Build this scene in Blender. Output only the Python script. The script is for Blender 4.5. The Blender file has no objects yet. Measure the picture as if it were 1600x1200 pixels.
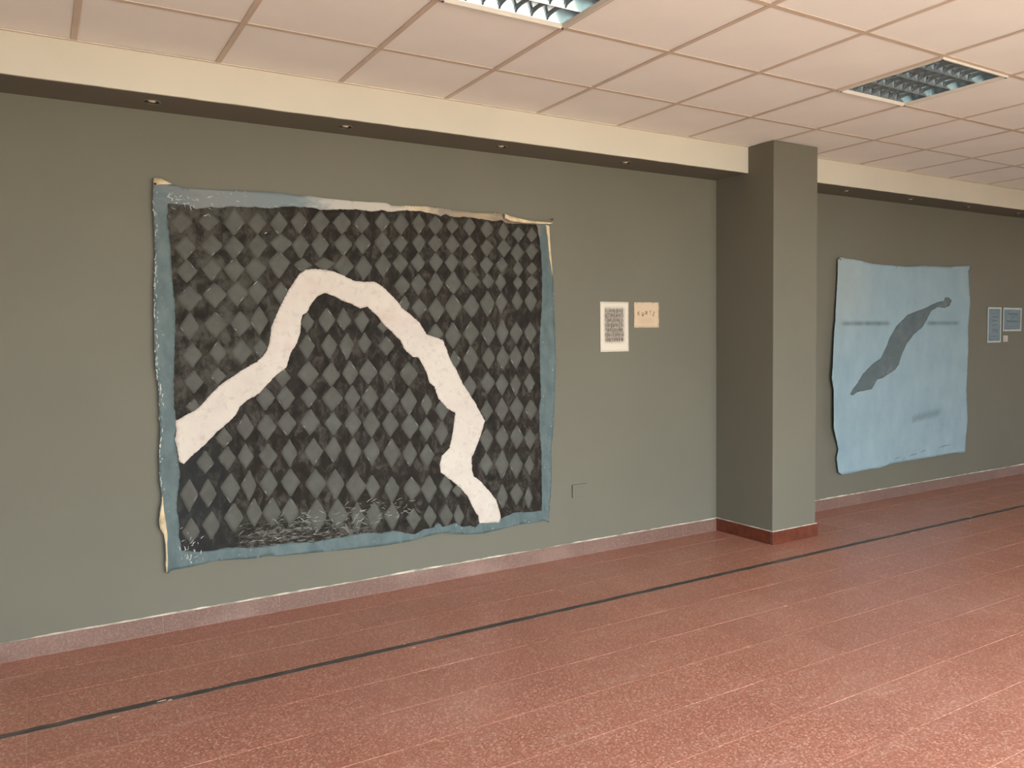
import bpy, bmesh, math, random
from mathutils import Vector, Matrix, noise
from mathutils.geometry import delaunay_2d_cdt

S = bpy.context.scene
COL = S.collection
rnd = random.Random(7)

# ------------------------------------------------------------------ camera, light, exposure
EYE = 1.48484
YAW, PITCH, ROLL, FPX = 0.53898, -0.0562, -0.01441, 1246.46
def camera_axes():
    cy, sy, cp, sp = math.cos(YAW), math.sin(YAW), math.cos(PITCH), math.sin(PITCH)
    r, u, f = Vector((cy, -sy, 0)), Vector((-sp*sy, -sp*cy, cp)), Vector((cp*sy, cp*cy, sp))
    c, s = math.cos(ROLL), math.sin(ROLL)
    return r*c + u*s, u*c - r*s, f
CR, CU, CF = camera_axes()
cam = bpy.data.cameras.new('camera')
cam.sensor_width = 36.0
cam.lens = 36.0*FPX/1600.0
cam_o = bpy.data.objects.new('camera', cam)
COL.objects.link(cam_o)
cam_o.matrix_world = Matrix(((CR.x, CU.x, -CF.x, 0), (CR.y, CU.y, -CF.y, 0), (CR.z, CU.z, -CF.z, EYE), (0, 0, 0, 1)))
S.camera = cam_o

S.view_settings.view_transform = 'Standard'
S.view_settings.look = 'None'
S.view_settings.gamma = 1.0
S.view_settings.use_curve_mapping = False
S.view_settings.exposure = 1.36
S.cycles.use_denoising = True
S.cycles.use_adaptive_sampling = False
S.cycles.use_guiding = True
S.cycles.guiding_training_samples = 32
S.cycles.max_bounces = 10
S.cycles.diffuse_bounces = 6
S.cycles.glossy_bounces = 5
S.cycles.sample_clamp_indirect = 6.0

FRONT = -1.1                                   # glazed wall behind the camera
WINDOWS = [(-0.9, 5.2, 0.05, 2.35)]
SIDE = (0.2, 1.8, 0.05, 2.35)                   # glazed opening in the right wall (y0, y1, z0, z1)
XL, XR = -2.6, 12.6
def srgb(r, g, b):
    f = lambda c: (c/255)/12.92 if c/255 <= 0.04045 else ((c/255+0.055)/1.055)**2.4
    return (f(r), f(g), f(b), 1.0)
W = bpy.data.worlds.new('overcast_sky')
S.world = W
W.use_nodes = True
W.node_tree.nodes['Background'].inputs[0].default_value = (0.84, 0.95, 1.0, 1)
W.node_tree.nodes['Background'].inputs[1].default_value = 7.0
sun = bpy.data.lights.new('sun', 'SUN')
sun.energy = 9.0
sun.angle = math.radians(2.0)
sun.color = (1.0, 0.86, 0.66)
so = bpy.data.objects.new('sun', sun)
so.rotation_euler = (math.radians(-38), math.radians(14), 0)      # comes over the roof and lights the street outside
COL.objects.link(so)
for (x0, x1, z0, z1) in WINDOWS:                                # sky portals in the window openings
    l = bpy.data.lights.new('window_portal', 'AREA')
    l.shape = 'RECTANGLE'
    l.size, l.size_y = x1-x0, z1-z0
    l.cycles.is_portal = True
    o = bpy.data.objects.new('window_portal', l)
    o.location = ((x0+x1)/2, FRONT-0.16, (z0+z1)/2)
    o.rotation_euler = (math.radians(90), 0, 0)
    COL.objects.link(o)

l = bpy.data.lights.new('side_portal', 'AREA')
l.shape = 'RECTANGLE'
l.size, l.size_y = SIDE[3]-SIDE[2], SIDE[1]-SIDE[0]
l.cycles.is_portal = True
o = bpy.data.objects.new('side_portal', l)
o.location = (XR+0.16, (SIDE[0]+SIDE[1])/2, (SIDE[2]+SIDE[3])/2)
o.rotation_euler = (0, math.radians(90), 0)
COL.objects.link(o)
# ------------------------------------------------------------------ helpers: objects
def link(name, me, mat=None, parent=None, loc=(0, 0, 0)):
    o = bpy.data.objects.new(name, me)
    COL.objects.link(o)
    if mat is not None and me is not None:
        for m in (mat if isinstance(mat, (list, tuple)) else [mat]):
            me.materials.append(m)
    if parent is not None:
        o.parent = parent
    o.location = loc
    return o
def empty(name, loc=(0, 0, 0)):
    o = bpy.data.objects.new(name, None)
    o.empty_display_size = 0.1
    COL.objects.link(o)
    o.location = loc
    return o
def tag(o, label=None, category=None, group=None, kind=None):
    for k, v in (('label', label), ('category', category), ('group', group), ('kind', kind)):
        if v:
            o[k] = v
    return o
def mesh(verts, faces, smooth=False, idx=None):
    me = bpy.data.meshes.new('m')
    me.from_pydata([tuple(v) for v in verts], [], faces)
    if idx:
        me.polygons.foreach_set('material_index', idx)
    if smooth:
        me.polygons.foreach_set('use_smooth', [True]*len(me.polygons))
    me.update()
    return me
def box_vf(x0, x1, y0, y1, z0, z1, base=0):
    v = [(x0, y0, z0), (x1, y0, z0), (x1, y1, z0), (x0, y1, z0), (x0, y0, z1), (x1, y0, z1), (x1, y1, z1), (x0, y1, z1)]
    f = [(0, 3, 2, 1), (4, 5, 6, 7), (0, 1, 5, 4), (1, 2, 6, 5), (2, 3, 7, 6), (3, 0, 4, 7)]
    return v, [tuple(i+base for i in q) for q in f]
def box(x0, x1, y0, y1, z0, z1, bevel=0.0, seg=1):
    v, f = box_vf(x0, x1, y0, y1, z0, z1)
    me = mesh(v, f)
    if bevel:
        bm = bmesh.new(); bm.from_mesh(me)
        bmesh.ops.bevel(bm, geom=bm.edges[:], offset=bevel, segments=seg, affect='EDGES', profile=0.6)
        bm.to_mesh(me); bm.free()
    return me
def boxes(L):
    V, F = [], []
    for b in L:
        v, f = box_vf(*b, base=len(V)); V += v; F += f
    return mesh(V, F)
def lathe(profile, n=28, smooth=True):
    V, F = [], []
    for (r, z) in profile:
        for k in range(n):
            a = 2*math.pi*k/n
            V.append((r*math.cos(a), r*math.sin(a), z))
    for i in range(len(profile)-1):
        for k in range(n):
            F.append((i*n+k, i*n+(k+1) % n, (i+1)*n+(k+1) % n, (i+1)*n+k))
    return mesh(V, F, smooth)

def inside(p, poly):
    x, y = p; c = False; j = len(poly)-1
    for i in range(len(poly)):
        xi, yi = poly[i]; xj, yj = poly[j]
        if (yi > y) != (yj > y) and x < (xj-xi)*(y-yi)/(yj-yi)+xi:
            c = not c
        j = i
    return c
def fill(outer, holes=(), step=0.03):
    """triangles of a polygon with holes and an inner grid of points"""
    pts, edges = [], []
    for poly in [outer]+list(holes):
        b = len(pts)
        pts += [Vector(p) for p in poly]
        edges += [(b+i, b+(i+1) % len(poly)) for i in range(len(poly))]
    xs = [p[0] for p in outer]; ys = [p[1] for p in outer]
    if step:
        nx, ny = int((max(xs)-min(xs))/step), int((max(ys)-min(ys))/step)
        for i in range(1, nx+1):
            for j in range(1, ny+1):
                p = (min(xs)+i*step+(j % 2)*step*0.5, min(ys)+j*step)
                if inside(p, outer) and not any(inside(p, h) for h in holes):
                    pts.append(Vector(p))
    v, e, f, ov, oe, of = delaunay_2d_cdt(pts, edges, [], 0, 1e-5)
    out = []
    for t in f:
        c = ((v[t[0]].x+v[t[1]].x+v[t[2]].x)/3, (v[t[0]].y+v[t[1]].y+v[t[2]].y)/3)
        if inside(c, outer) and not any(inside(c, h) for h in holes):
            out.append(tuple(t))
    return [(p.x, p.y) for p in v], out
def rough(poly, seg, amp, freq=30.0, seed=0.0):
    """subdivide an outline and make it slightly ragged"""
    out = []
    for i in range(len(poly)):
        a, b = poly[i], poly[(i+1) % len(poly)]
        d = math.hypot(b[0]-a[0], b[1]-a[1])
        n = max(1, int(d/seg))
        for k in range(n):
            x, y = a[0]+(b[0]-a[0])*k/n, a[1]+(b[1]-a[1])*k/n
            nx = noise.noise(Vector((x*freq, y*freq, seed)))*amp
            ny = noise.noise(Vector((x*freq, y*freq, seed+9.1)))*amp
            out.append((x+nx, y+ny))
    return out
def boundary(faces):
    cnt = {}
    for t in faces:
        for i in range(len(t)):
            a, b = t[i], t[(i+1) % len(t)]
            cnt.setdefault((min(a, b), max(a, b)), []).append((a, b))
    return [v[0] for v in cnt.values() if len(v) == 1]
def skin(pts, tris, front, back, both=True, smooth=True):
    """sheet hanging on a wall: front(x,z) and back(x,z) give the distance from the wall (towards -y)"""
    used = sorted({i for t in tris for i in t}); m = {i: k for k, i in enumerate(used)}
    P = [pts[i] for i in used]; T = []
    for t in tris:
        a, b, c = (m[i] for i in t)
        (ax, az), (bx, bz), (cx, cz) = P[a], P[b], P[c]
        T.append((a, b, c) if (bx-ax)*(cz-az)-(bz-az)*(cx-ax) > 0 else (a, c, b))
    n = len(P)
    V = [(x, -front(x, z), z) for x, z in P] + [(x, -back(x, z), z) for x, z in P]
    F = list(T)
    if both:
        F += [(t[0]+n, t[2]+n, t[1]+n) for t in T]
    F += [(b, a, a+n, b+n) for a, b in boundary(T)]
    me = mesh(V, F)
    if smooth:
        me.polygons.foreach_set('use_smooth', [len(p.vertices) == 3 for p in me.polygons])
    return me
def ribbon(L, y, rise=0.0004):
    """pencil or brush strokes: [(points, width)] as flat slivers in the x-z plane at depth y"""
    V, F = [], []
    for pts, w in L:
        n = len(pts); b = len(V)
        for i, (x, z) in enumerate(pts):
            a = pts[max(0, i-1)]; c = pts[min(n-1, i+1)]
            dx, dz = c[0]-a[0], c[1]-a[1]; d = math.hypot(dx, dz) or 1
            ww = w*(0.55 if i in (0, n-1) else 1.0)/2
            yy = y(x, z) if callable(y) else y
            V += [(x-dz/d*ww, yy, z+dx/d*ww), (x+dz/d*ww, yy, z-dx/d*ww)]
        for i in range(n-1):
            F.append((b+2*i, b+2*i+1, b+2*i+3, b+2*i+2))
    return mesh(V, F)

# ------------------------------------------------------------------ helpers: materials
class Mat:
    def __init__(s, name, rough=0.6, spec=0.5, metal=0.0):
        s.m = bpy.data.materials.new(name); s.m.use_nodes = True
        s.nt = s.m.node_tree; s.b = s.nt.nodes['Principled BSDF']
        s.b.inputs['Roughness'].default_value = rough
        s.b.inputs['Specular IOR Level'].default_value = spec
        s.b.inputs['Metallic'].default_value = metal
        s._pos = None
    def n(s, t, **k):
        x = s.nt.nodes.new(t)
        for a, v in k.items():
            setattr(x, a, v)
        return x
    def l(s, a, b):
        s.nt.links.new(a, b)
    def put(s, sock, v):
        if hasattr(v, 'is_linked') or isinstance(v, bpy.types.NodeSocket):
            s.l(v, sock)
        elif isinstance(v, (tuple, list)) and sock.type == 'RGBA' and len(v) == 3:
            sock.default_value = srgb(*v)
        else:
            sock.default_value = v
    def world(s):
        return s.n('ShaderNodeNewGeometry').outputs['Position']
    def obj(s):
        return s.n('ShaderNodeTexCoord').outputs['Object']
    def scale(s, vec, sc, off=(0, 0, 0)):
        x = s.n('ShaderNodeMapping'); s.l(vec, x.inputs['Vector'])
        x.inputs['Scale'].default_value = sc; x.inputs['Location'].default_value = off
        return x.outputs[0]
    def noise(s, vec, sc, detail=3.0, rough=0.55, dist=0.0):
        x = s.n('ShaderNodeTexNoise'); s.l(vec, x.inputs['Vector'])
        x.inputs['Scale'].default_value = sc; x.inputs['Detail'].default_value = detail
        x.inputs['Roughness'].default_value = rough; x.inputs['Distortion'].default_value = dist
        return x.outputs['Fac']
    def voro(s, vec, sc, out='Distance', feature='F1'):
        x = s.n('ShaderNodeTexVoronoi', feature=feature); s.l(vec, x.inputs['Vector'])
        x.inputs['Scale'].default_value = sc
        return x.outputs[out]
    def ramp(s, fac, stops, interp='LINEAR'):
        x = s.n('ShaderNodeValToRGB'); s.l(fac, x.inputs[0]); x.color_ramp.interpolation = interp
        e = x.color_ramp.elements
        while len(e) < len(stops):
            e.new(0.5)
        for el, (p, c) in zip(e, stops):
            el.position = p
            el.color = srgb(*c) if isinstance(c, (tuple, list)) else (c, c, c, 1)
        return x.outputs[0]
    def mix(s, fac, a, b, mode='MIX'):
        x = s.n('ShaderNodeMix', data_type='RGBA', blend_type=mode)
        s.put(x.inputs[0], fac); s.put(x.inputs[6], a); s.put(x.inputs[7], b)
        return x.outputs[2]
    def math(s, op, a, b=0.5, c=None, clamp=False):
        x = s.n('ShaderNodeMath', operation=op, use_clamp=clamp)
        s.put(x.inputs[0], a); s.put(x.inputs[1], b)
        if c is not None:
            s.put(x.inputs[2], c)
        return x.outputs[0]
    def xyz(s, vec):
        x = s.n('ShaderNodeSeparateXYZ'); s.l(vec, x.inputs[0])
        return x.outputs
    def smooth(s, v, a, b):
        x = s.n('ShaderNodeMapRange', interpolation_type='SMOOTHSTEP'); s.put(x.inputs[0], v)
        x.inputs[1].default_value = a; x.inputs[2].default_value = b
        return x.outputs[0]
    def band(s, v, lo, hi, soft):
        return s.math('MULTIPLY', s.smooth(v, lo-soft, lo+soft), s.smooth(v, hi+soft, hi-soft))
    def bump(s, h, strength=0.3, dist=0.002):
        x = s.n('ShaderNodeBump'); s.l(h, x.inputs['Height'])
        x.inputs['Strength'].default_value = strength; x.inputs['Distance'].default_value = dist
        s.l(x.outputs[0], s.b.inputs['Normal'])
    def color(s, v):
        s.put(s.b.inputs['Base Color'], v); return s
    def roughness(s, v):
        s.put(s.b.inputs['Roughness'], v); return s

def pigment(*c):
    """pigment colour mixed from the swatch c (daylight level 1.72)"""
    out = []
    for v in srgb(*c)[:3]:
        v = min(0.8, v/1.72)
        out.append(255*(12.92*v if v <= 0.0031308 else 1.055*v**(1/2.4)-0.055))
    return tuple(out)
def plain(name, c, rough=0.6, spec=0.5, metal=0.0, vary=0.06, sc=6.0, bump=0.0):
    m = Mat(name, rough, spec, metal)
    p = m.obj()
    f = m.noise(p, sc, 4.0)
    d = tuple(max(0, x*(1-vary)) for x in c); u = tuple(min(255, x*(1+vary)) for x in c)
    m.color(m.ramp(f, [(0.3, d), (0.7, u)]))
    if bump:
        m.bump(m.noise(p, sc*30, 2.0), bump, 0.001)
    return m.m

C_WALL = (97, 93, 81)
def wall_paint(name, c):
    m = Mat(name, 0.75, 0.2)
    p = m.world()
    big = m.noise(p, 1.3, 3.0)
    m.color(m.mix(m.ramp(big, [(0.35, 0.0), (0.65, 1.0)]), tuple(x*0.985 for x in c), tuple(x*1.015 for x in c)))
    m.bump(m.noise(p, 140.0, 3.0), 0.12, 0.0012)
    return m.m
M_WALL = wall_paint('grey_wall_paint', C_WALL)
M_CREAM = wall_paint('cream_beam_paint', (182, 174, 160))
M_ROOM = wall_paint('pale_room_paint', (205, 200, 190))
M_SLAB = plain('dark_plenum', (120, 115, 108))

def terrazzo(name, base, dark, light, rough=0.42, per_tile=True, amount=1.0):
    m = Mat(name, rough, 0.5)
    p = m.world()
    grain = m.noise(p, 95.0, 3.0, 0.65)
    c = m.ramp(grain, [(0.34, dark), (0.52, base), (0.70, light)])
    vo = m.n('ShaderNodeTexVoronoi'); m.l(p, vo.inputs['Vector']); vo.inputs['Scale'].default_value = 150.0
    chip = m.xyz(vo.outputs['Color'])[0]
    c = m.mix(m.math('MULTIPLY', m.smooth(chip, 0.80, 0.92), 0.42*amount), c, (222, 178, 156))
    c = m.mix(m.math('MULTIPLY', m.smooth(chip, 0.16, 0.08), 0.40*amount), c, (104, 62, 48))
    worn = m.noise(p, 1.1, 4.0)
    c = m.mix(m.math('MULTIPLY', m.smooth(worn, 0.45, 0.75), 0.16), c, (196, 160, 146))
    streak = m.noise(m.scale(p, (0.7, 6.0, 1.0)), 2.2, 3.0)
    c = m.mix(m.math('MULTIPLY', m.smooth(streak, 0.52, 0.78), 0.14), c, (205, 182, 168))
    if per_tile:
        r = m.n('ShaderNodeObjectInfo').outputs['Random']
        c = m.mix(m.math('MULTIPLY', r, 0.16), c, tuple(x*0.78 for x in base))
    m.color(c)
    m.roughness(m.math('ADD', m.math('MULTIPLY', worn, 0.22), rough-0.11))
    m.bump(m.noise(p, 130.0, 2.0), 0.05, 0.0006)
    return m.m
M_TILE = terrazzo('red_terrazzo', (160, 105, 87), (138, 85, 70), (182, 130, 111), 0.37)
M_SKIRT = terrazzo('dusty_terrazzo', (102, 74, 63), (92, 66, 56), (112, 84, 73), 0.7, True, 0.16)
M_GROUT = plain('pale_grout', (172, 134, 119), 0.8, 0.3, vary=0.14, sc=9.0)
M_STRIPE = None
def stripe_mat():
    m = Mat('worn_dark_stripe', 0.5, 0.4)
    p = m.world()
    f = m.noise(m.scale(p, (1.0, 6.0, 1.0)), 5.0, 5.0, 0.65)
    c = m.ramp(f, [(0.36, (54, 50, 46)), (0.55, (74, 68, 63)), (0.66, (98, 86, 79)), (0.74, (126, 98, 86))])
    m.color(c)
    return m.m
M_STRIPE = stripe_mat()
M_CAULK = plain('white_caulk', (176, 164, 150), 0.7, 0.3, vary=0.30, sc=9.0)
M_WOOD = plain('varnished_red_skirting', (88, 43, 29), 0.32, 0.5, vary=0.16, sc=22.0)
M_TILEC = plain('matt_ceiling_tile', (216, 211, 205), 0.9, 0.2, vary=0.012, sc=3.0, bump=0.10)
M_BAR = plain('beige_ceiling_grid', (184, 166, 149), 0.5, 0.4, vary=0.03)

# ------------------------------------------------------------------ the room
YW, YB, ZC, ZB = 4.406, 4.0935, 2.8326, 2.650
PX0, PX1, PY = 4.4474, 4.9049, 3.8614

link('wall_back', box(XL, XR, YW, YW+0.15, 0, ZC+0.12), M_WALL)['kind'] = 'structure'
link('wall_left', box(XL-0.15, XL, FRONT-0.15, YW+0.15, 0, ZC+0.12), M_ROOM)['kind'] = 'structure'
y0, y1, z0, z1 = SIDE
link('wall_right', boxes([(XR, XR+0.15, FRONT-0.15, y0, 0, ZC+0.12), (XR, XR+0.15, y1, YW+0.15, 0, ZC+0.12),
                          (XR, XR+0.15, y0, y1, 0, z0), (XR, XR+0.15, y0, y1, z1, ZC+0.12)]), M_ROOM)['kind'] = 'structure'
pieces = []
xs = XL
for (x0, x1, z0, z1) in WINDOWS:
    pieces.append((xs, x0, FRONT-0.15, FRONT, 0, ZC+0.12))
    pieces.append((x0, x1, FRONT-0.15, FRONT, 0, z0))
    pieces.append((x0, x1, FRONT-0.15, FRONT, z1, ZC+0.12))
    xs = x1
pieces.append((xs, XR, FRONT-0.15, FRONT, 0, ZC+0.12))
link('wall_front', boxes(pieces), M_ROOM)['kind'] = 'structure'
M_FRAME = plain('white_window_frame', (214, 212, 206), 0.4)
for k, (x0, x1, z0, z1) in enumerate(WINDOWS):
    t = 0.05
    L = [(x0, x1, FRONT-0.10, FRONT-0.04, z0, z0+t), (x0, x1, FRONT-0.10, FRONT-0.04, z1-t, z1),
         (x0, x0+t, FRONT-0.10, FRONT-0.04, z0+t, z1-t), (x1-t, x1, FRONT-0.10, FRONT-0.04, z0+t, z1-t)]
    n = max(2, round((x1-x0)/1.3))
    for i in range(1, n):
        x = x0+(x1-x0)*i/n
        L.append((x-0.025, x+0.025, FRONT-0.10, FRONT-0.04, z0+t, z1-t))
    link('window_%d' % (k+1), boxes(L), M_FRAME)['kind'] = 'structure'

link('street_pavement', boxes([(-16, 34, -24, FRONT-0.15, -0.20, -0.05), (XR+0.15, 34, FRONT-0.15, 24, -0.20, -0.05)]), plain('pale_pavement', (186, 175, 158), 0.9, vary=0.05, sc=1.0))['kind'] = 'structure'

t, (y0, y1, z0, z1) = 0.05, SIDE
link('window_2', boxes([(XR+0.04, XR+0.10, y0, y1, z0, z0+t), (XR+0.04, XR+0.10, y0, y1, z1-t, z1), (XR+0.04, XR+0.10, y0, y0+t, z0+t, z1-t),
                        (XR+0.04, XR+0.10, y1-t, y1, z0+t, z1-t), (XR+0.04, XR+0.10, (y0+y1)/2-0.025, (y0+y1)/2+0.025, z0+t, z1-t)]), M_FRAME)['kind'] = 'structure'
# column with its own skirting boards
link('wall_column', box(PX0, PX1, PY, YW, 0, ZC-0.002, 0.003), M_WALL)['kind'] = 'structure'
bp = empty('baseboard_column', (PX0, PY, 0)); bp['kind'] = 'structure'
def board(x0, x1, y0, y1):
    me = box(x0, x1, y0, y1, 0.001, 0.092, 0.002)
    return link('skirting_board', me, M_WOOD, bp)
T = 0.014
w, d = PX1-PX0, YW-PY
board(-T, w+T, -T, 0)
board(-T, 0, 0.0005, d-0.001)
board(w, w+T, 0.0005, d-0.001)
cap = link('caulk_line', boxes([(-T*0.7, w+T*0.7, -T*0.7, -0.0003, 0.0925, 0.0965), (-T*0.7, -0.0003, 0, d, 0.0925, 0.0965), (w+0.0003, w+T*0.7, 0, d, 0.0925, 0.0965)]), M_CAULK, bp)

# dropped beam in two bays: cream front board, grey soffit with round holes for the spotlights
SPOTS = [[0.536, 1.502, 2.480, 3.441], [5.738, 6.605, 7.506, 8.373]]
YS, RH = 4.244, 0.036
def beam(name, x0, x1, spots):
    root = empty(name, (x0, YB, ZB)); root['kind'] = 'structure'
    n = int((x1-x0)/0.045)
    V, F = [], []
    for i in range(n+1):
        x = (x1-x0)*i/n
        low = noise.noise(Vector((x*9, x0, 2.0)))*0.0016 + noise.noise(Vector((x*40, x0, 5.0)))*0.0008
        V += [(x, 0.0, low), (x, 0.0, ZC-ZB-0.001), (x, 0.014, ZC-ZB-0.001), (x, 0.014, low)]
    for i in range(n):
        a, b = 4*i, 4*i+4
        F += [(a, b, b+1, a+1), (a+1, b+1, b+2, a+2), (a+2, b+2, b+3, a+3), (a+3, b+3, b, a)]
    F += [(0, 1, 2, 3), (4*n+3, 4*n+2, 4*n+1, 4*n)]
    fm = link('fascia', mesh(V, F), M_CREAM, root)
    fm['label'] = 'cream painted front of the beam'
    outer = [(0, 0.0145), (x1-x0, 0.0145), (x1-x0, YW-YB), (0, YW-YB)]
    holes = [[(s-x0+RH*math.cos(a*math.pi/12), YS-YB+RH*math.sin(a*math.pi/12)) for a in range(24)] for s in spots]
    p, t = fill(outer, holes, 0)
    P = [(x, y, 0.001) for x, y in p] + [(x, y, 0.012) for x, y in p]
    m = len(p); FF = []
    for q in t:
        (ax, ay), (bx, by), (cx, cy) = p[q[0]], p[q[1]], p[q[2]]
        q = q if (bx-ax)*(cy-ay)-(by-ay)*(cx-ax) < 0 else (q[0], q[2], q[1])
        FF += [q, (q[0]+m, q[2]+m, q[1]+m)]
    FF += [(a, b, b+m, a+m) for a, b in boundary([f for f in FF if max(f) < m])]
    sm = link('soffit', mesh(P, FF), M_WALL, root)
    sm['label'] = 'grey painted underside of the beam'
    return root
beam('trim_1', XL, PX0, SPOTS[0])
beam('trim_2', PX1, XR, SPOTS[1])

# ---- floor: grout bed, terrazzo tiles one by one, the dark stripe
GX, PITX = -0.083, 0.2983
YE = [4.392, 4.170, 3.867, 3.5665]
YN = [3.5310-0.2985*k for k in range(22)]
rows = [(YE[i+1], YE[i]) for i in range(3)] + [(YN[i+1], YN[i]) for i in range(len(YN)-1) if YN[i+1] > FRONT]
floor = link('floor', box(XL, XR, FRONT-0.15, YW, -0.12, -0.0012), M_GROUT)
floor['kind'] = 'structure'
GAP = 0.0019
def tile_mesh(wx, wy):
    b, h = 0.0012, 0.010
    x, y = wx/2-GAP/2, wy/2-GAP/2
    V = [(-x, -y, -h), (x, -y, -h), (x, y, -h), (-x, y, -h), (-x, -y, -b), (x, -y, -b), (x, y, -b), (-x, y, -b),
         (-x+b, -y+b, 0), (x-b, -y+b, 0), (x-b, y-b, 0), (-x+b, y-b, 0)]
    F = [(8, 9, 10, 11)]
    for k in range(4):
        j = (k+1) % 4
        F += [(k, j, j+4, k+4), (k+4, j+4, j+8, k+8)]
    return V, F
def project(x, y, z):
    p = Vector((x, y, z-EYE)); dd = p.dot(CF)
    if dd < 0.15:
        return None
    return 800+FPX*p.dot(CR)/dd, 600-FPX*p.dot(CU)/dd
def shown(x0, x1, y0, y1, z):
    q = [project(*c, z) for c in ((x0, y0), (x1, y0), (x1, y1), (x0, y1))]
    if any(a is None for a in q):
        return 0.0
    if max(a[0] for a in q) < -20 or min(a[0] for a in q) > 1620 or max(a[1] for a in q) < -20 or min(a[1] for a in q) > 1220:
        return 0.0
    return abs(sum(q[i][0]*q[(i+1) % 4][1]-q[(i+1) % 4][0]*q[i][1] for i in range(4)))/2
cells = []
for (y0, y1) in rows:
    for i in range(-9, 46):
        x0 = GX+PITX*i
        if x0 < XL or x0+PITX > XR:
            continue
        if x0 > PX0-0.02 and x0+PITX < PX1+0.02 and y0 > PY-0.02:
            continue                                           # hidden under the column
        cells.append((shown(x0, x0+PITX, y0, y1, 0.0), x0, y0, y1))
cells.sort(reverse=True)
proto = {}
V, F = [], []
for k, (a, x0, y0, y1) in enumerate(cells):
    key = round(y1-y0, 4)
    tilt = rnd.uniform(-0.0004, 0.0003)
    c = (x0+PITX/2, (y0+y1)/2, tilt)
    if k < 290 and a > 0:
        if key not in proto:
            proto[key] = mesh(*tile_mesh(PITX, y1-y0)); proto[key].materials.append(M_TILE)
        o = bpy.data.objects.new('floor_tile', proto[key])
        COL.objects.link(o); o.parent = floor; o.location = c
    else:
        tv, tf = tile_mesh(PITX, y1-y0); b = len(V)
        V += [(p[0]+c[0], p[1]+c[1], p[2]+c[2]) for p in tv]
        F += [tuple(i+b for i in f) for f in tf]
tag(link('floor_tiling', mesh(V, F), M_TILE, floor), kind='stuff')
n = 700
V, F = [], []
for i in range(n+1):
    x = XL+(XR-XL)*i/n
    e0 = noise.noise(Vector((x*3.1, 0.3, 1.0)))*0.003+noise.noise(Vector((x*17, 4.3, 1.0)))*0.006
    e1 = noise.noise(Vector((x*2.7, 7.3, 1.0)))*0.003+noise.noise(Vector((x*19, 9.3, 1.0)))*0.006
    V += [(x, YN[0]-0.002+e0, 0.0009), (x, YE[3]+0.002+e1, 0.0009), (x, YN[0]-0.002+e0, -0.002), (x, YE[3]+0.002+e1, -0.002)]
for i in range(n):
    a, b = 4*i, 4*i+4
    F += [(a, b, b+1, a+1), (a, a+2, b+2, b), (a+1, b+1, b+3, a+3)]
st = link('dark_stripe', mesh(V, F), M_STRIPE, floor)
st['label'] = 'narrow worn dark stripe running along the tiles parallel to the wall'
# pale chips and paint specks on the floor
V, F = [], []
for (x, y, s) in [(0.40, 3.545, .028), (0.43, 3.535, .02), (1.52, 3.50, .025), (1.50, 3.57, .015), (1.96, 3.33, .012), (1.39, 3.865, .016), (5.57, 3.52, .03),
                  (5.60, 3.68, .018), (6.3, 3.50, .03), (6.42, 3.57, .035), (2.26, 2.926, .010), (1.55, 2.92, .012), (3.48, 2.93, .02), (0.216, 3.49, .022), (3.6, 3.60, .012), (5.62, 4.25, .012), (3.16, 1.72, .006)]:
    b = len(V); m = 9
    V.append((x, y, 0.0016))
    for k in range(m):
        a = 2*math.pi*k/m; r = s*rnd.uniform(0.25, 0.6)
        V.append((x+1.4*r*math.cos(a), y+0.6*r*math.sin(a), 0.0009))
    F += [(b, b+1+k, b+1+(k+1) % m) for k in range(m)]
tag(link('plaster_fleck', mesh(V, F), plain('pale_plaster_fleck', (216, 184, 168), 0.8, vary=0.1, sc=40), floor), kind='stuff')

# ---- skirting along the back wall, piece by piece
bb = empty('baseboard_back', (0, YW, 0)); bb['kind'] = 'structure'
sk = box(-PITX/2+0.0008, PITX/2-0.0008, -0.014, -0.0002, 0.0008, 0.0893, 0.0015)
sk.materials.append(M_SKIRT)
M_JOINT = plain('pale_joint', (134, 106, 94), 0.8, 0.3, vary=0.1, sc=30)
tag(link('joint_mortar', boxes([(XL, PX0-T, -0.0128, -0.0003, 0.0, 0.087), (PX1+T, XR, -0.0128, -0.0003, 0.0, 0.087),
                                (XL, PX0-T, -0.0165, -0.0138, -0.001, 0.0022), (PX1+T, XR, -0.0165, -0.0138, -0.001, 0.0022)]), M_JOINT, bb), 'pale mortar in the joints of the skirting')
for i in range(-8, 45):
    x0 = GX+PITX*i; x1 = x0+PITX
    a0, a1 = x0, x1
    if x1 > PX0-T and x0 < PX0-T:
        a1 = PX0-T
    if x0 < PX1+T and x1 > PX1+T:
        a0 = PX1+T
    if (x0 >= PX0-T and x1 <= PX1+T) or a1-a0 < 0.01 or x1 > XR:
        continue
    me = sk
    if (a0, a1) != (x0, x1):
        h = (a1-a0)/2
        me = box(-h+0.0008, h-0.0008, -0.014, -0.0002, 0.0008, 0.0893, 0.0015); me.materials.append(M_SKIRT)
    o = bpy.data.objects.new('skirting_tile', me)
    COL.objects.link(o); o.parent = bb; o.location = ((a0+a1)/2, 0, rnd.uniform(-0.0006, 0.0004))
def caulk(x0, x1):
    n = int((x1-x0)/0.03); V, F = [], []
    for i in range(n+1):
        x = x0+(x1-x0)*i/n
        h = max(0.0, 0.0018+0.0030*noise.noise(Vector((x*2.3, 1.0, 3.0)))+0.0018*noise.noise(Vector((x*19, 2.0, 3.0))))
        V += [(x, -0.011, 0.0885), (x, -0.010, 0.0893+h*0.7), (x, -0.0002, 0.0900+h*2.2), (x, -0.0002, 0.0885)]
    for i in range(n):
        a, b = 4*i, 4*i+4
        F += [(a, b, b+1, a+1), (a+1, b+1, b+2, a+2), (a+3, b+3, b, a)]
    return mesh(V, F)
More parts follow.
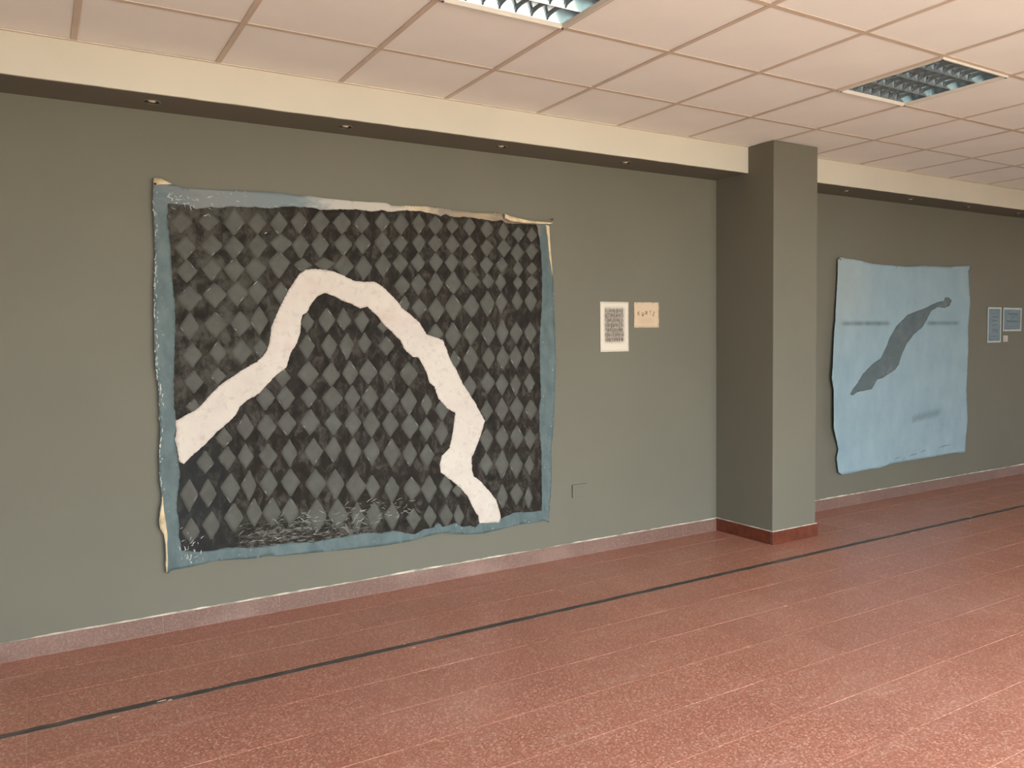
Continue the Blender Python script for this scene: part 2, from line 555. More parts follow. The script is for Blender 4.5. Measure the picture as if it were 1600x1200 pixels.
link('caulk_line', caulk(XL, PX0-T), M_CAULK, bb)['label'] = 'uneven white line of plaster along the top of the skirting'
link('caulk_line', caulk(PX1+T, XR), M_CAULK, bb)

# ---- suspended ceiling
ceil = link('ceiling', box(XL, XR, FRONT-0.15, YW, ZC+0.12, ZC+0.20), M_SLAB)
ceil['kind'] = 'structure'
CX, CY, CT = 2.038, 3.5369, 0.61
LAMPS = [(-1, 2), (3, 2)]                      # grid cells (column, row) that hold a lamp
tm = box(-CT/2+0.004, CT/2-0.004, -CT/2+0.004, CT/2-0.004, 0, 0.012, 0.001); tm.materials.append(M_TILEC)
hcut = YB-CY
tc = box(-CT/2+0.004, CT/2-0.004, -hcut/2+0.004, hcut/2-0.001, 0, 0.012, 0.001); tc.materials.append(M_TILEC)
V, F = [], []
near = []
for c in range(-7, 19):
    for r in range(0, 11):
        if (c, r) in LAMPS:
            continue
        x = CX+CT*(c+0.5)
        if r == 0:
            y, me = (YB+CY)/2, tc
        else:
            y, me = CY-CT*(r-0.5), tm
        if x-CT/2 < XL or x+CT/2 > XR or y-CT/2 < FRONT-0.1:
            continue
        if shown(x-CT/2, x+CT/2, y-CT/2, y+CT/2, ZC) > 0 or (r < 5 and -3 < c < 13):
            o = bpy.data.objects.new('ceiling_tile', me)
            COL.objects.link(o); o.parent = ceil; o.location = (x, y, ZC+0.0035+rnd.uniform(-0.0006, 0.0012))
        else:
            v, f = box_vf(x-CT/2+0.004, x+CT/2-0.004, y-CT/2+0.004, y+CT/2-0.004, ZC+0.0035, ZC+0.015, len(V)); V += v; F += f
tag(link('ceiling_tiling', mesh(V, F), M_TILEC, ceil), kind='stuff')
BW = 0.0125
for c in range(-7, 20):
    x = CX+CT*c
    if XL < x < XR:
        link('grid_bar', boxes([(x-BW, x+BW, FRONT, YB-0.001, ZC, ZC+0.003), (x-0.002, x+0.002, FRONT, YB-0.001, ZC+0.003, ZC+0.03)]), M_BAR, ceil)
for r in range(0, 11):
    y = CY-CT*r
    if y > FRONT:
        link('grid_bar', boxes([(XL, XR, y-BW, y+BW, ZC+0.0004, ZC+0.0032), (XL, XR, y-0.002, y+0.002, ZC+0.0032, ZC+0.03)]), M_BAR, ceil)
link('wall_angle', boxes([(XL, PX0, YB-0.016, YB-0.0005, ZC-0.0005, ZC+0.0022), (PX1, XR, YB-0.016, YB-0.0005, ZC-0.0005, ZC+0.0022)]), plain('pale_wall_angle', (205, 192, 176), 0.5), ceil)

# ------------------------------------------------------------------ ceiling lamps (switched off)
M_ALU = plain('mirror_aluminium', (160, 174, 180), 0.24, 0.5, 1.0, vary=0.02)
M_LFRAME = plain('white_lamp_frame', (190, 184, 174), 0.45, 0.5, vary=0.02)
M_TUBE = plain('unlit_lamp_tube', (226, 224, 216), 0.3, 0.5, vary=0.01)
M_DARK = plain('dark_gap', (40, 34, 30), 0.8)
def lamp(c, r, label):
    root = empty('ceiling_light', (CX+CT*(c+0.5), CY-CT*(r-0.5), ZC-0.010))
    tag(root, label, 'ceiling light', 'louvred ceiling lights')
    h, t = CT/2-0.008, 0.022
    V, F = [], []
    prof = [(h, 0.012), (h-0.002, 0.0), (h-0.010, 0.0005), (h-t, 0.016), (h-t, 0.094)]
    for (q, z) in prof:
        V += [(-q, -q, z), (q, -q, z), (q, q, z), (-q, q, z)]
    for i in range(len(prof)-1):
        for k in range(4):
            j = (k+1) % 4
            F.append((4*i+k, 4*i+j, 4*i+4+j, 4*i+4+k))
    link('frame', mesh(V, F), M_LFRAME, root)
    link('housing', box(-h+0.01, h-0.01, -h+0.01, h-0.01, 0.0945, 0.102), M_LFRAME, root)
    q, n, Z = h-t-0.001, 4, 0.012
    pit = 2*q/n
    for k in range(n):                                          # parabolic trough reflectors, one per tube
        y0 = -q+pit*(k+0.5)
        prof = [(y0+u/6*(pit/2-0.001), Z+0.078-0.076*abs(u/6)**2.4) for u in range(-6, 7)]
        m = len(prof)
        V = [(-q, y, z) for y, z in prof]+[(q, y, z) for y, z in prof]
        F = [(i, i+1, i+1+m, i+m) for i in range(m-1)]
        link('reflector', mesh(V, F, True), M_ALU, root)
        tb = lathe([(0.0001, -0.27), (0.010, -0.27), (0.0125, -0.262), (0.0125, 0.262), (0.010, 0.27), (0.0001, 0.27)], 14)
        tb.transform(Matrix.Rotation(math.pi/2, 4, 'Y'))
        tb.transform(Matrix.Translation((0, y0, Z+0.058)))
        link('lamp_tube', tb, M_TUBE, root)
    for sx in (-1, 1):                                          # mirrored end plates
        link('end_reflector', box(sx*q-0.0006, sx*q+0.0006, -q, q, Z+0.002, Z+0.079), M_ALU, root)
    nb = 7
    for i in range(1, nb):                                      # cross blades, sharp below, wider above
        x = -q+2*q*i/nb
        for k in range(n):
            y0 = -q+pit*(k+0.5)
            V, F = [], []
            for s in range(9):
                u = -1+s/4
                y = y0+u*(pit/2-0.002)
                zt = 0.078-0.076*abs(u)**2.4
                zb = 0.003+0.012*(1-u*u)
                zt = max(zb+0.001, min(zt, 0.030))
                V += [(x-0.0012, y, Z+zb), (x+0.0012, y, Z+zb), (x+0.007, y, Z+zt), (x-0.007, y, Z+zt)]
            for s in range(8):
                a, b = 4*s, 4*s+4
                for e in range(4):
                    g = (e+1) % 4
                    F.append((a+e, a+g, b+g, b+e))
            link('louvre_blade', mesh(V, F), M_ALU, root)
    for sx in (-1, 1):
        for sy in (-1, 1):
            link('corner_clip', box(-0.006, 0.006, -0.006, 0.006, -0.001, 0.004, 0.001), M_DARK, root, (sx*(h-0.009), sy*(h-0.009), 0))
    return root
lamp(-1, 2, 'unlit mirrored louvre ceiling light above the diamond painting, cut by the top of the photo')
lamp(3, 2, 'unlit mirrored louvre ceiling light seen whole at right, beyond the column')

# ------------------------------------------------------------------ recessed spotlights in the soffit
M_RING = plain('grey_spot_ring', (150, 136, 118), 0.4, 0.5, vary=0.03)
M_CAN = plain('dark_spot_can', (52, 40, 32), 0.6, vary=0.05)
M_BULB = plain('frosted_spot_bulb', (190, 176, 160), 0.3, 0.5, vary=0.02)
SPOT_LABELS = ['unlit round spotlight in the soffit over the upper left corner of the diamond painting',
               'unlit round spotlight in the soffit over the middle of the diamond painting',
               'unlit round spotlight in the soffit over the right edge of the diamond painting',
               'unlit round spotlight in the soffit over the two small papers, left of the column',
               'unlit round spotlight in the soffit just right of the column, above the blue canvas',
               'unlit round spotlight in the soffit over the middle of the blue canvas',
               'unlit round spotlight in the soffit over the right edge of the blue canvas',
               'unlit round spotlight in the soffit above the blue papers, at the right edge']
ring = lathe([(RH-0.001, 0.010), (RH-0.002, -0.002), (RH+0.001, -0.0025), (RH+0.006, -0.002), (RH+0.007, 0.0005)], 32); ring.materials.append(M_WALL)
can = lathe([(RH-0.0022, -0.001), (RH-0.003, 0.05), (0.0001, 0.052)], 28); can.materials.append(M_CAN)
bulb = lathe([(0.0001, -0.002), (0.012, -0.001), (0.020, 0.004), (0.021, 0.012), (0.014, 0.034), (0.008, 0.05)], 24); bulb.materials.append(M_BULB)
spot0 = None
for i, x in enumerate(SPOTS[0]+SPOTS[1]):
    r = empty('recessed_spotlight', (x, YS, ZB+0.001))
    tag(r, SPOT_LABELS[i], 'spotlight', 'recessed spotlights in the beam')
    for nm, me in (('trim_ring', ring), ('can', can), ('bulb', bulb)):
        o = bpy.data.objects.new(nm, me); COL.objects.link(o); o.parent = r
        if nm == 'bulb':
            o.rotation_euler = (0.2, 0.12, 0)

# ------------------------------------------------------------------ painting data (millimetres from each canvas' base point)
DIAMONDS=[(-1077,1861,-1029,1809,-1081,1753,-1129,1803),(-947,1866,-895,1822,-949,1771,-994,1815),(-814,1891,-763,1824,-818,1757,-867,1817),(-697,1879,-650,1826,-700,1768,-745,1821),(-1061,1738,-1014,1679,-1065,1616,-1111,1675),(-933,1751,-883,1696,-936,1640,-983,1691),(-821,1747,-772,1693,-824,1629,-870,1688),(-699,1764,-652,1709,-702,1641,-747,1704),(-1057,1614,-1011,1559,-1061,1500,-1107,1556),(-934,1627,-890,1575,-938,1515,-983,1572),(-821,1632,-773,1576,-826,1510,-876,1573),(-715,1640,-660,1587,-718,1517,-765,1583),(-1052,1477,-992,1423,-1055,1356,-1108,1421),(-924,1497,-870,1442,-928,1374,-980,1440),(-811,1510,-761,1452,-815,1383,-863,1450),(-704,1517,-660,1462,-709,1393,-756,1460),(-1053,1340,-1013,1274,-1059,1208,-1102,1274),(-927,1347,-873,1282,-931,1219,-981,1282),(-801,1350,-751,1290,-805,1222,-850,1290),(-701,1376,-658,1303,-705,1230,-747,1303),(-1047,1188,-1002,1125,-1051,1064,-1096,1127),(-920,1194,-880,1134,-924,1081,-962,1136),(-798,1199,-750,1138,-803,1077,-853,1140),(-702,1204,-665,1156,-704,1105,-737,1157),(-1044,1043,-1003,985,-1048,931,-1091,988),(-925,1056,-886,1012,-927,969,-962,1015),(-1047,897,-1019,858,-1051,823,-1085,862),(-580,1889,-539,1833,-584,1770,-627,1828),(-469,1901,-426,1849,-472,1781,-514,1843),(-352,1911,-303,1857,-355,1792,-403,1850),(-225,1911,-177,1860,-229,1794,-278,1854),(-109,1914,-65,1862,-112,1805,-154,1857),(-573,1771,-518,1726,-576,1667,-628,1721),(-466,1774,-421,1722,-469,1650,-514,1718),(-356,1787,-309,1727,-359,1659,-403,1723),(-222,1790,-171,1739,-225,1673,-274,1734),(-108,1798,-61,1746,-110,1687,-152,1742),(-589,1675,-530,1621,-592,1537,-646,1617),(-458,1646,-410,1612,-460,1571,-504,1609),(-336,1655,-278,1622,-337,1584,-388,1618),(-222,1673,-170,1612,-226,1551,-278,1608),(-104,1673,-57,1609,-107,1536,-151,1606),(15,1925,58,1877,13,1819,-28,1871),(132,1928,179,1873,130,1809,86,1867),(248,1936,286,1879,245,1820,205,1874),(355,1929,405,1882,354,1821,309,1876),(465,1926,508,1883,465,1832,429,1878),(589,1934,630,1885,587,1824,546,1880),(15,1814,60,1761,12,1697,-31,1757),(127,1804,169,1760,124,1706,83,1755),(245,1815,286,1772,243,1707,205,1768),(353,1816,400,1771,351,1718,307,1766),(466,1827,511,1769,464,1714,421,1765),(587,1817,634,1770,585,1711,541,1766),(16,1688,60,1627,13,1560,-32,1623),(124,1692,169,1640,122,1584,77,1637),(237,1704,280,1651,235,1597,192,1648),(353,1709,400,1660,352,1598,309,1657),(461,1711,506,1659,459,1599,416,1656),(585,1711,632,1666,583,1613,537,1663),(129,1566,179,1511,127,1453,82,1508),(237,1578,283,1525,234,1457,189,1523),(350,1591,397,1527,349,1457,307,1525),(469,1600,520,1530,467,1471,416,1528),(594,1608,649,1548,593,1493,545,1546),(146,1449,176,1402,143,1350,110,1401),(236,1431,285,1379,235,1326,191,1378),(350,1437,402,1370,348,1297,300,1369),(466,1463,523,1386,464,1307,413,1385),(594,1465,646,1392,591,1327,539,1391),(344,1283,391,1220,341,1167,292,1221),(460,1290,514,1209,458,1138,407,1210),(585,1297,637,1225,583,1153,536,1226),(465,1116,508,1061,465,1003,434,1063),(582,1143,632,1067,579,979,533,1070),(7,1305,43,1270,6,1233,-29,1270),(24,1209,71,1157,22,1101,-24,1158),(710,1927,750,1878,708,1821,667,1873),(832,1920,869,1864,830,1812,793,1860),(941,1899,986,1858,940,1807,896,1853),(1041,1902,1080,1856,1040,1812,1004,1852),(708,1808,751,1763,706,1706,665,1759),(833,1815,879,1764,830,1706,782,1760),(930,1792,975,1738,929,1680,885,1734),(1043,1800,1085,1755,1040,1699,996,1752),(703,1701,749,1658,701,1597,657,1655),(816,1701,857,1657,814,1605,772,1654),(935,1680,973,1636,934,1588,898,1633),(1041,1679,1080,1639,1039,1599,997,1636),(713,1595,755,1551,712,1505,672,1549),(806,1600,843,1545,804,1489,767,1544),(933,1588,966,1548,932,1504,899,1547),(1039,1596,1085,1554,1039,1504,996,1552),(708,1485,756,1410,705,1332,658,1409),(807,1479,847,1419,805,1348,767,1418),(925,1491,967,1428,924,1371,886,1427),(1032,1493,1074,1429,1029,1361,985,1428),(713,1297,758,1221,710,1151,663,1222),(812,1312,855,1225,810,1150,770,1226),(916,1292,960,1225,914,1158,870,1225),(1022,1291,1068,1224,1021,1157,979,1224),(710,1134,752,1067,707,1000,663,1069),(812,1139,858,1062,810,992,767,1064),(911,1138,952,1067,907,996,862,1069),(1014,1131,1053,1062,1011,993,970,1064),(570,959,617,893,568,825,524,897),(699,975,747,910,696,844,649,914),(803,964,847,901,801,828,758,904),(908,955,943,894,904,821,865,897),(1011,957,1050,898,1009,837,970,901),(690,798,729,730,687,672,648,735),(801,808,844,734,798,662,752,739),(911,813,959,738,909,663,862,743),(1018,787,1063,721,1016,658,971,726),(686,621,729,557,683,474,639,564),(801,634,844,556,797,487,752,563),(908,626,956,550,906,475,862,557),(1009,593,1051,532,1007,465,965,539),(678,469,720,391,675,329,633,399),(798,472,841,380,794,294,746,389),(902,447,947,367,899,286,853,376),(1003,420,1036,356,1000,294,965,363),(794,252,831,170,791,102,754,179),(902,249,947,178,899,110,853,189),(990,213,1020,138,989,78,961,145),(-581,1511,-543,1460,-585,1394,-626,1458),(-440,1347,-406,1294,-443,1241,-478,1294),(-328,1372,-284,1307,-332,1244,-376,1307),(-231,1373,-192,1303,-234,1250,-272,1303),(-121,1358,-82,1305,-125,1238,-164,1305),(-444,1223,-405,1162,-449,1094,-490,1164),(-319,1224,-276,1165,-322,1091,-364,1166),(-213,1230,-175,1161,-218,1086,-258,1162),(-108,1233,-73,1173,-112,1118,-150,1174),(-584,1041,-546,991,-588,944,-627,994),(-442,1074,-387,1003,-445,940,-500,1007),(-312,1064,-267,994,-316,933,-362,998),(-201,1072,-155,1002,-204,937,-245,1005),(-92,1076,-38,1005,-95,942,-145,1008),(-682,944,-635,881,-686,820,-731,885),(-574,944,-526,877,-577,816,-622,882),(-443,934,-402,876,-447,820,-488,880),(-308,930,-252,861,-312,796,-366,867),(-193,930,-147,861,-195,794,-237,865),(-84,925,-37,857,-87,785,-132,862),(-681,794,-633,725,-684,656,-729,731),(-568,802,-521,735,-572,674,-620,742),(-438,806,-390,733,-443,669,-492,740),(-308,778,-263,718,-311,657,-356,724),(-192,782,-146,712,-196,646,-241,718),(-81,778,-31,700,-83,628,-129,706),(31,1064,74,996,27,934,-21,1000),(160,1055,216,987,158,919,107,990),(37,906,91,834,34,769,-17,840),(159,898,207,819,155,745,108,824),(273,861,309,799,271,738,238,803),(377,822,422,758,375,697,332,763),(38,761,85,692,35,624,-13,699),(161,745,214,671,158,601,108,679),(270,716,314,650,267,582,224,656),(371,687,410,616,368,543,327,622),(-792,803,-751,726,-796,669,-836,732),(-903,737,-864,679,-907,635,-945,685),(-795,643,-758,571,-799,512,-835,578),(-890,636,-851,573,-895,514,-935,580),(-1002,622,-964,557,-1006,504,-1043,564),(-783,495,-748,413,-788,339,-823,421),(-879,487,-834,409,-884,337,-930,420),(-995,471,-955,392,-999,325,-1035,401),(-1085,478,-1047,399,-1091,315,-1129,408),(-677,634,-632,564,-681,500,-724,572),(-559,649,-521,570,-563,500,-601,577),(-425,641,-376,569,-428,494,-474,577),(-309,643,-267,569,-314,504,-360,576),(-191,627,-150,550,-197,465,-241,557),(-80,616,-37,535,-84,462,-128,543),(-677,487,-636,410,-683,344,-726,419),(-560,482,-511,408,-564,335,-610,418),(-418,468,-363,383,-422,305,-475,395),(-303,457,-256,369,-308,290,-356,380),(-182,434,-129,342,-187,264,-242,354),(-83,400,-42,332,-86,266,-126,341),(-665,333,-622,248,-670,179,-717,260),(-564,322,-522,240,-569,174,-611,251),(-416,295,-364,202,-422,113,-473,216),(-296,281,-241,186,-300,120,-352,201),(-180,254,-145,170,-184,76,-215,178),(-75,236,-32,160,-79,80,-121,171),(42,605,91,517,39,438,-8,526),(159,579,202,503,155,434,111,511),(269,555,313,486,267,421,225,493),(37,381,81,305,33,228,-8,314),(162,366,218,290,161,223,114,301),(278,364,327,278,275,200,229,288),(391,350,434,281,389,214,349,290),(473,287,511,247,472,212,436,256),(35,219,79,141,31,68,-14,153),(171,173,211,109,167,52,123,121),(274,180,315,111,272,52,233,121),(385,172,430,101,382,38,340,113),(473,161,508,86,471,26,438,95),(-866,326,-821,247,-871,180,-915,259),(-761,340,-723,259,-765,192,-801,268),(-981,297,-945,224,-986,153,-1025,235),(-1081,276,-1046,200,-1086,146,-1126,211)]
P1_BAND=[(-1140,791),(-1101,811),(-1043,839),(-1007,870),(-970,912),(-920,961),(-879,991),(-837,1015),(-799,1041),(-710,1090),(-674,1130),(-656,1169),(-646,1216),(-638,1268),(-612,1329),(-576,1403),(-543,1464),(-506,1522),(-474,1562),(-438,1585),(-388,1591),(-325,1587),(-274,1577),(-223,1556),(-158,1528),(-95,1525),(-42,1529),(7,1502),(55,1457),(95,1420),(124,1378),(175,1343),(236,1293),(281,1221),(387,1186),(413,1132),(439,1062),(482,995),(519,917),(601,798),(673,673),(658,628),(624,539),(589,472),(574,448),(575,372),(586,330),(642,284),(699,221),(745,160),(773,73),(775,37),(766,12),(620,26),(613,73),(576,128),(544,203),(489,270),(440,310),(359,376),(352,423),(367,476),(422,521),(443,599),(459,697),(465,736),(416,763),(353,831),(327,905),(296,926),(276,994),(231,1077),(220,1085),(189,1088),(139,1132),(110,1189),(50,1246),(6,1284),(-27,1330),(-61,1358),(-87,1383),(-133,1374),(-180,1398),(-246,1420),(-273,1438),(-337,1459),(-384,1436),(-421,1391),(-440,1351),(-468,1334),(-478,1289),(-482,1237),(-499,1188),(-540,1123),(-564,1049),(-622,1007),(-676,952),(-715,911),(-779,879),(-818,847),(-840,805),(-886,761),(-949,711),(-1002,656),(-1075,599),(-1108,564),(-1130,579),(-1139,658),(-1147,705),(-1138,741)]
P1_OUT=[(-1203,2007),(-1199,2015),(-1168,2014),(-1118,1994),(-1058,1977),(-988,1983),(-886,1983),(-785,1990),(-681,1992),(-558,1995),(-475,1987),(-395,1991),(-323,1984),(-258,1984),(-165,1982),(-45,1984),(44,1986),(78,1973),(283,1985),(399,1982),(529,1974),(652,1970),(801,1980),(830,1972),(894,1957),(1014,1941),(1200,1940),(1181,1923),(1186,1815),(1196,1685),(1207,1565),(1206,1439),(1211,1333),(1215,1201),(1219,1042),(1211,888),(1202,729),(1187,543),(1173,464),(1173,421),(1174,287),(1166,154),(1151,31),(1150,-39),(1109,-20),(1046,-25),(922,-22),(831,-28),(771,-35),(654,-43),(567,-38),(362,0),(254,-7),(143,-22),(-21,-23),(-170,-16),(-360,-6),(-498,1),(-631,8),(-696,20),(-760,17),(-951,34),(-1004,33),(-1091,22),(-1189,19),(-1206,5),(-1215,23),(-1214,127),(-1219,219),(-1237,247),(-1240,288),(-1220,410),(-1228,493),(-1227,625),(-1217,747),(-1216,947),(-1226,1069),(-1228,1170),(-1225,1267),(-1219,1468),(-1207,1644),(-1207,1804),(-1210,1875),(-1206,1943)]
P1_IN=[(-1140,1896),(-1103,1897),(-1046,1895),(-1000,1878),(-929,1892),(-889,1890),(-828,1903),(-767,1903),(-705,1910),(-637,1906),(-573,1917),(-507,1926),(-397,1927),(-343,1920),(-260,1928),(-118,1936),(-46,1930),(8,1943),(67,1937),(143,1950),(261,1953),(324,1948),(393,1934),(430,1946),(484,1932),(556,1939),(708,1932),(765,1926),(823,1937),(846,1916),(954,1920),(1081,1923),(1087,1897),(1104,1811),(1115,1718),(1117,1588),(1118,1458),(1107,1333),(1095,1176),(1091,1098),(1095,993),(1094,920),(1096,798),(1082,709),(1083,551),(1097,444),(1095,348),(1096,188),(1094,49),(1016,48),(923,60),(875,58),(802,41),(772,32),(615,27),(591,4),(557,19),(495,22),(446,54),(357,41),(325,75),(298,49),(228,43),(170,22),(123,33),(47,58),(-29,55),(-128,68),(-216,66),(-264,64),(-358,63),(-451,58),(-541,71),(-629,75),(-759,76),(-805,79),(-908,98),(-970,90),(-1049,94),(-1135,115),(-1141,158),(-1145,201),(-1144,284),(-1152,348),(-1149,368),(-1137,450),(-1129,512),(-1134,575),(-1141,659),(-1147,705),(-1137,762),(-1139,820),(-1146,882),(-1142,1005),(-1134,1128),(-1128,1226),(-1123,1328),(-1124,1409),(-1130,1490),(-1133,1571),(-1133,1668),(-1138,1748),(-1145,1820),(-1138,1848)]
P1_HEM=[(-1216,418),(-1233,316),(-1239,284),(-1235,245),(-1218,213),(-1212,160),(-1212,93),(-1216,61),(-1213,10),(-1208,22),(-1204,63),(-1205,147),(-1201,208),(-1206,272),(-1213,335)]
P1_FOLD=[(830,1973),(894,1958),(1014,1942),(1199,1941),(1168,1930),(1075,1926),(954,1926),(876,1931),(829,1946)]
P1_STRIP=[(1147,1927),(1176,1922),(1184,1814),(1194,1685),(1199,1596),(1190,1643),(1175,1720),(1170,1788),(1161,1860)]
P2_OUT=[(-1008,1812),(-975,1835),(-745,1822),(-534,1797),(-52,1786),(240,1807),(587,1807),(929,1831),(985,1821),(942,1782),(985,1468),(959,1244),(967,995),(952,746),(945,621),(976,343),(950,118),(942,11),(745,22),(325,16),(-262,10),(-392,-13),(-556,-9),(-924,-23),(-975,4),(-1002,128),(-978,203),(-1048,395),(-1050,570),(-1052,712),(-1078,821),(-1063,962),(-1050,1199),(-1034,1307),(-1021,1522),(-1006,1684)]
P2_SHAPE=[(554,1518),(617,1519),(660,1489),(629,1440),(546,1421),(432,1426),(331,1390),(253,1295),(194,1236),(77,1178),(-37,1086),(-111,983),(-148,903),(-204,858),(-370,795),(-461,781),(-532,699),(-744,681),(-796,656),(-831,669),(-797,711),(-728,764),(-659,839),(-518,925),(-410,967),(-320,1079),(-284,1147),(-193,1249),(-99,1307),(-24,1353),(250,1419),(431,1474),(534,1487)]
P2_MARKS=[(-950,1274),(-306,1290),(263,1289),(783,1282),(57,360),(522,384),(122,93),(374,102)]
P1_CORNER=[(-1202,2008),(-1196,2017),(-1167,2016),(-1142,2006),(-1114,1993),(-1137,1989),(-1171,1987),(-1201,1977)]

mmp = lambda L: [(x/1000, z/1000) for x, z in L]

# ------------------------------------------------------------------ the large diamond painting
def d1(x, z):
    """distance of the canvas from the wall"""
    v = noise.noise(Vector((x*1.3, z*1.3, 3.0)))*0.0035 + noise.noise(Vector((x*4.0, z*5.0, 8.0)))*0.0016
    v += 0.0007*noise.noise(Vector((x*9.0, z*26.0, 1.0)))*max(0.0, 1-z/1.1)         # fine creases low down
    v += 0.0009*math.exp(-((x-0.735)/0.006)**2)*(1 if z > 0.7 else 0.3) + 0.0009*math.exp(-((x+0.42)/0.006)**2)*(1 if z < 0.6 else 0.1)
    lift = 0.014*math.exp(-((x-0.30)/0.22)**2)*max(0.0, 1-(z-0.10)/0.14) if z < 0.24 else 0.0
    lift += 0.010*max(0.0, 1-(x+1.2)/0.10) if x < -1.10 else 0.0
    lift += 0.010*math.exp(-((x+0.5)/0.3)**2)*max(0.0, 1-(z+0.02)/0.12) if z < 0.10 else 0.0
    return 0.0125 + v + lift
P1 = empty('canvas_painting', (1.75, YW, 0.3))
tag(P1, 'large unframed canvas painting of grey diamonds on black crossed by a cream arch', 'painting')
def ground_mat():
    m = Mat('dark_painted_ground', 0.8, 0.12)
    p = m.obj(); q = m.xyz(p)
    f = m.noise(m.scale(p, (1.0, 1.0, 0.6)), 22.0, 5.0, 0.7, 0.6)
    c = m.ramp(f, [(0.32, pigment(33, 29, 25)), (0.50, pigment(49, 44, 38)), (0.66, pigment(84, 78, 70))])
    cell = m.noise(p, 7.0, 2.0)
    c = m.mix(m.math('MULTIPLY', m.smooth(cell, 0.45, 0.7), 0.5), c, pigment(44, 36, 30))
    tl = m.math('MULTIPLY', m.smooth(q[0], -0.35, -0.95), m.smooth(q[2], 0.75, 1.1))
    c = m.mix(m.math('MULTIPLY', tl, m.smooth(m.noise(p, 11.0, 4.0, 0.65), 0.40, 0.66)), c, pigment(88, 85, 77))
    lowl = m.math('MULTIPLY', m.smooth(q[0], -0.75, -1.1), m.smooth(q[2], 1.0, 0.5))  # the camera's cool colour cast at lower left, put into the paint colour
    c = m.mix(m.math('MULTIPLY', lowl, 0.5), c, pigment(50, 54, 56))
    low = m.math('MULTIPLY', m.band(q[0], -0.8, -0.1, 0.15), m.smooth(q[2], 0.27, 0.17))
    c = m.mix(m.math('MULTIPLY', low, m.smooth(m.noise(m.scale(p, (1, 1, 3.5)), 30.0, 4.0), 0.45, 0.65)), c, pigment(108, 104, 97))
    m.color(c)
    m.bump(m.math('ADD', m.noise(p, 340.0, 2.0), m.noise(m.scale(p, (1, 1, 0.5)), 60.0, 4.0)), 0.25, 0.0012)
    return m.m
def diamond_mat():
    m = Mat('grey_diamond_paint', 0.8, 0.12)
    p = m.obj()
    f = m.noise(p, 14.0, 4.0, 0.6)
    c = m.ramp(f, [(0.3, pigment(92, 90, 83)), (0.7, pigment(106, 105, 98))])
    r = m.n('ShaderNodeObjectInfo').outputs['Random']
    c = m.mix(m.math('MULTIPLY', r, 0.25), c, pigment(86, 82, 74))
    m.color(c)
    m.bump(m.math('ADD', m.noise(p, 340.0, 2.0), m.noise(m.scale(p, (0.4, 1, 2.0)), 40.0, 3.0)), 0.2, 0.001)
    return m.m
def border_mat():
    m = Mat('blue_grey_border_paint', 0.6, 0.22)
    p = m.obj(); q = m.xyz(p)
    f = m.noise(m.scale(p, (1, 1, 0.5)), 18.0, 4.0, 0.6)
    c = m.ramp(f, [(0.3, pigment(86, 100, 101)), (0.7, pigment(108, 122, 120))])
    # the top strip changes along its length: grey, pale blue, off-white, cream, then grey
    wob = m.math('ADD', q[0], m.math('MULTIPLY', m.math('SUBTRACT', m.noise(m.scale(p, (1, 1, 3)), 16.0, 5.0, 0.65), 0.5), 0.42))
    top = m.math('MULTIPLY', m.smooth(q[2], 1.83, 1.87), m.smooth(q[0], 1.13, 1.09))
    x01 = m.math('DIVIDE', m.math('ADD', wob, 1.2), 2.4)
    tc = m.ramp(x01, [(0.0, pigment(108, 120, 122)), (0.10, pigment(134, 136, 134)), (0.30, pigment(128, 140, 142)), (0.38, pigment(196, 190, 180)), (0.54, pigment(204, 194, 180)), (0.60, pigment(226, 204, 168)), (0.66, pigment(150, 138, 124)), (0.78, pigment(182, 162, 132)), (0.88, pigment(120, 110, 100)), (1.0, pigment(128, 118, 106))])
    c = m.mix(top, c, tc)
    sp = m.noise(m.scale(p, (1, 1, 0.7)), 55.0, 3.0, 0.6)
    c = m.mix(m.math('MULTIPLY', m.smooth(sp, 0.66, 0.74), 0.6), c, pigment(196, 204, 204))
    m.color(c)
    m.bump(m.math('ADD', m.noise(p, 300.0, 2.0), f), 0.3, 0.0015)
    return m.m
def cream_mat():
    m = Mat('cream_arch_paint', 0.8, 0.12)
    p = m.obj()
    f = m.noise(p, 6.0, 4.0, 0.6)
    c = m.ramp(f, [(0.3, pigment(220, 205, 193)), (0.7, pigment(230, 218, 203))])
    pk = m.noise(m.scale(p, (1, 1, 1), (3, 0, 1)), 4.0, 3.0)
    c = m.mix(m.math('MULTIPLY', m.smooth(pk, 0.5, 0.72), 0.5), c, pigment(216, 188, 176))
    sp = m.voro(p, 42.0)
    c = m.mix(m.math('MULTIPLY', m.smooth(sp, 0.09, 0.05), m.smooth(m.noise(p, 9.0), 0.5, 0.6)), c, pigment(150, 132, 120))
    gs = m.noise(p, 30.0, 3.0)
    c = m.mix(m.math('MULTIPLY', m.smooth(gs, 0.52, 0.75), 0.5), c, pigment(196, 182, 168))
    m.color(c)
    m.bump(m.math('ADD', m.noise(p, 300.0, 2.0), m.noise(p, 40.0, 4.0)), 0.3, 0.0015)
    return m.m
M_GROUND, M_DIAMOND, M_BORDER, M_ARCH = ground_mat(), diamond_mat(), border_mat(), cream_mat()
M_RAW = plain('raw_cream_canvas', pigment(222, 198, 160), 0.8, 0.2, vary=0.12, sc=18, bump=0.2)

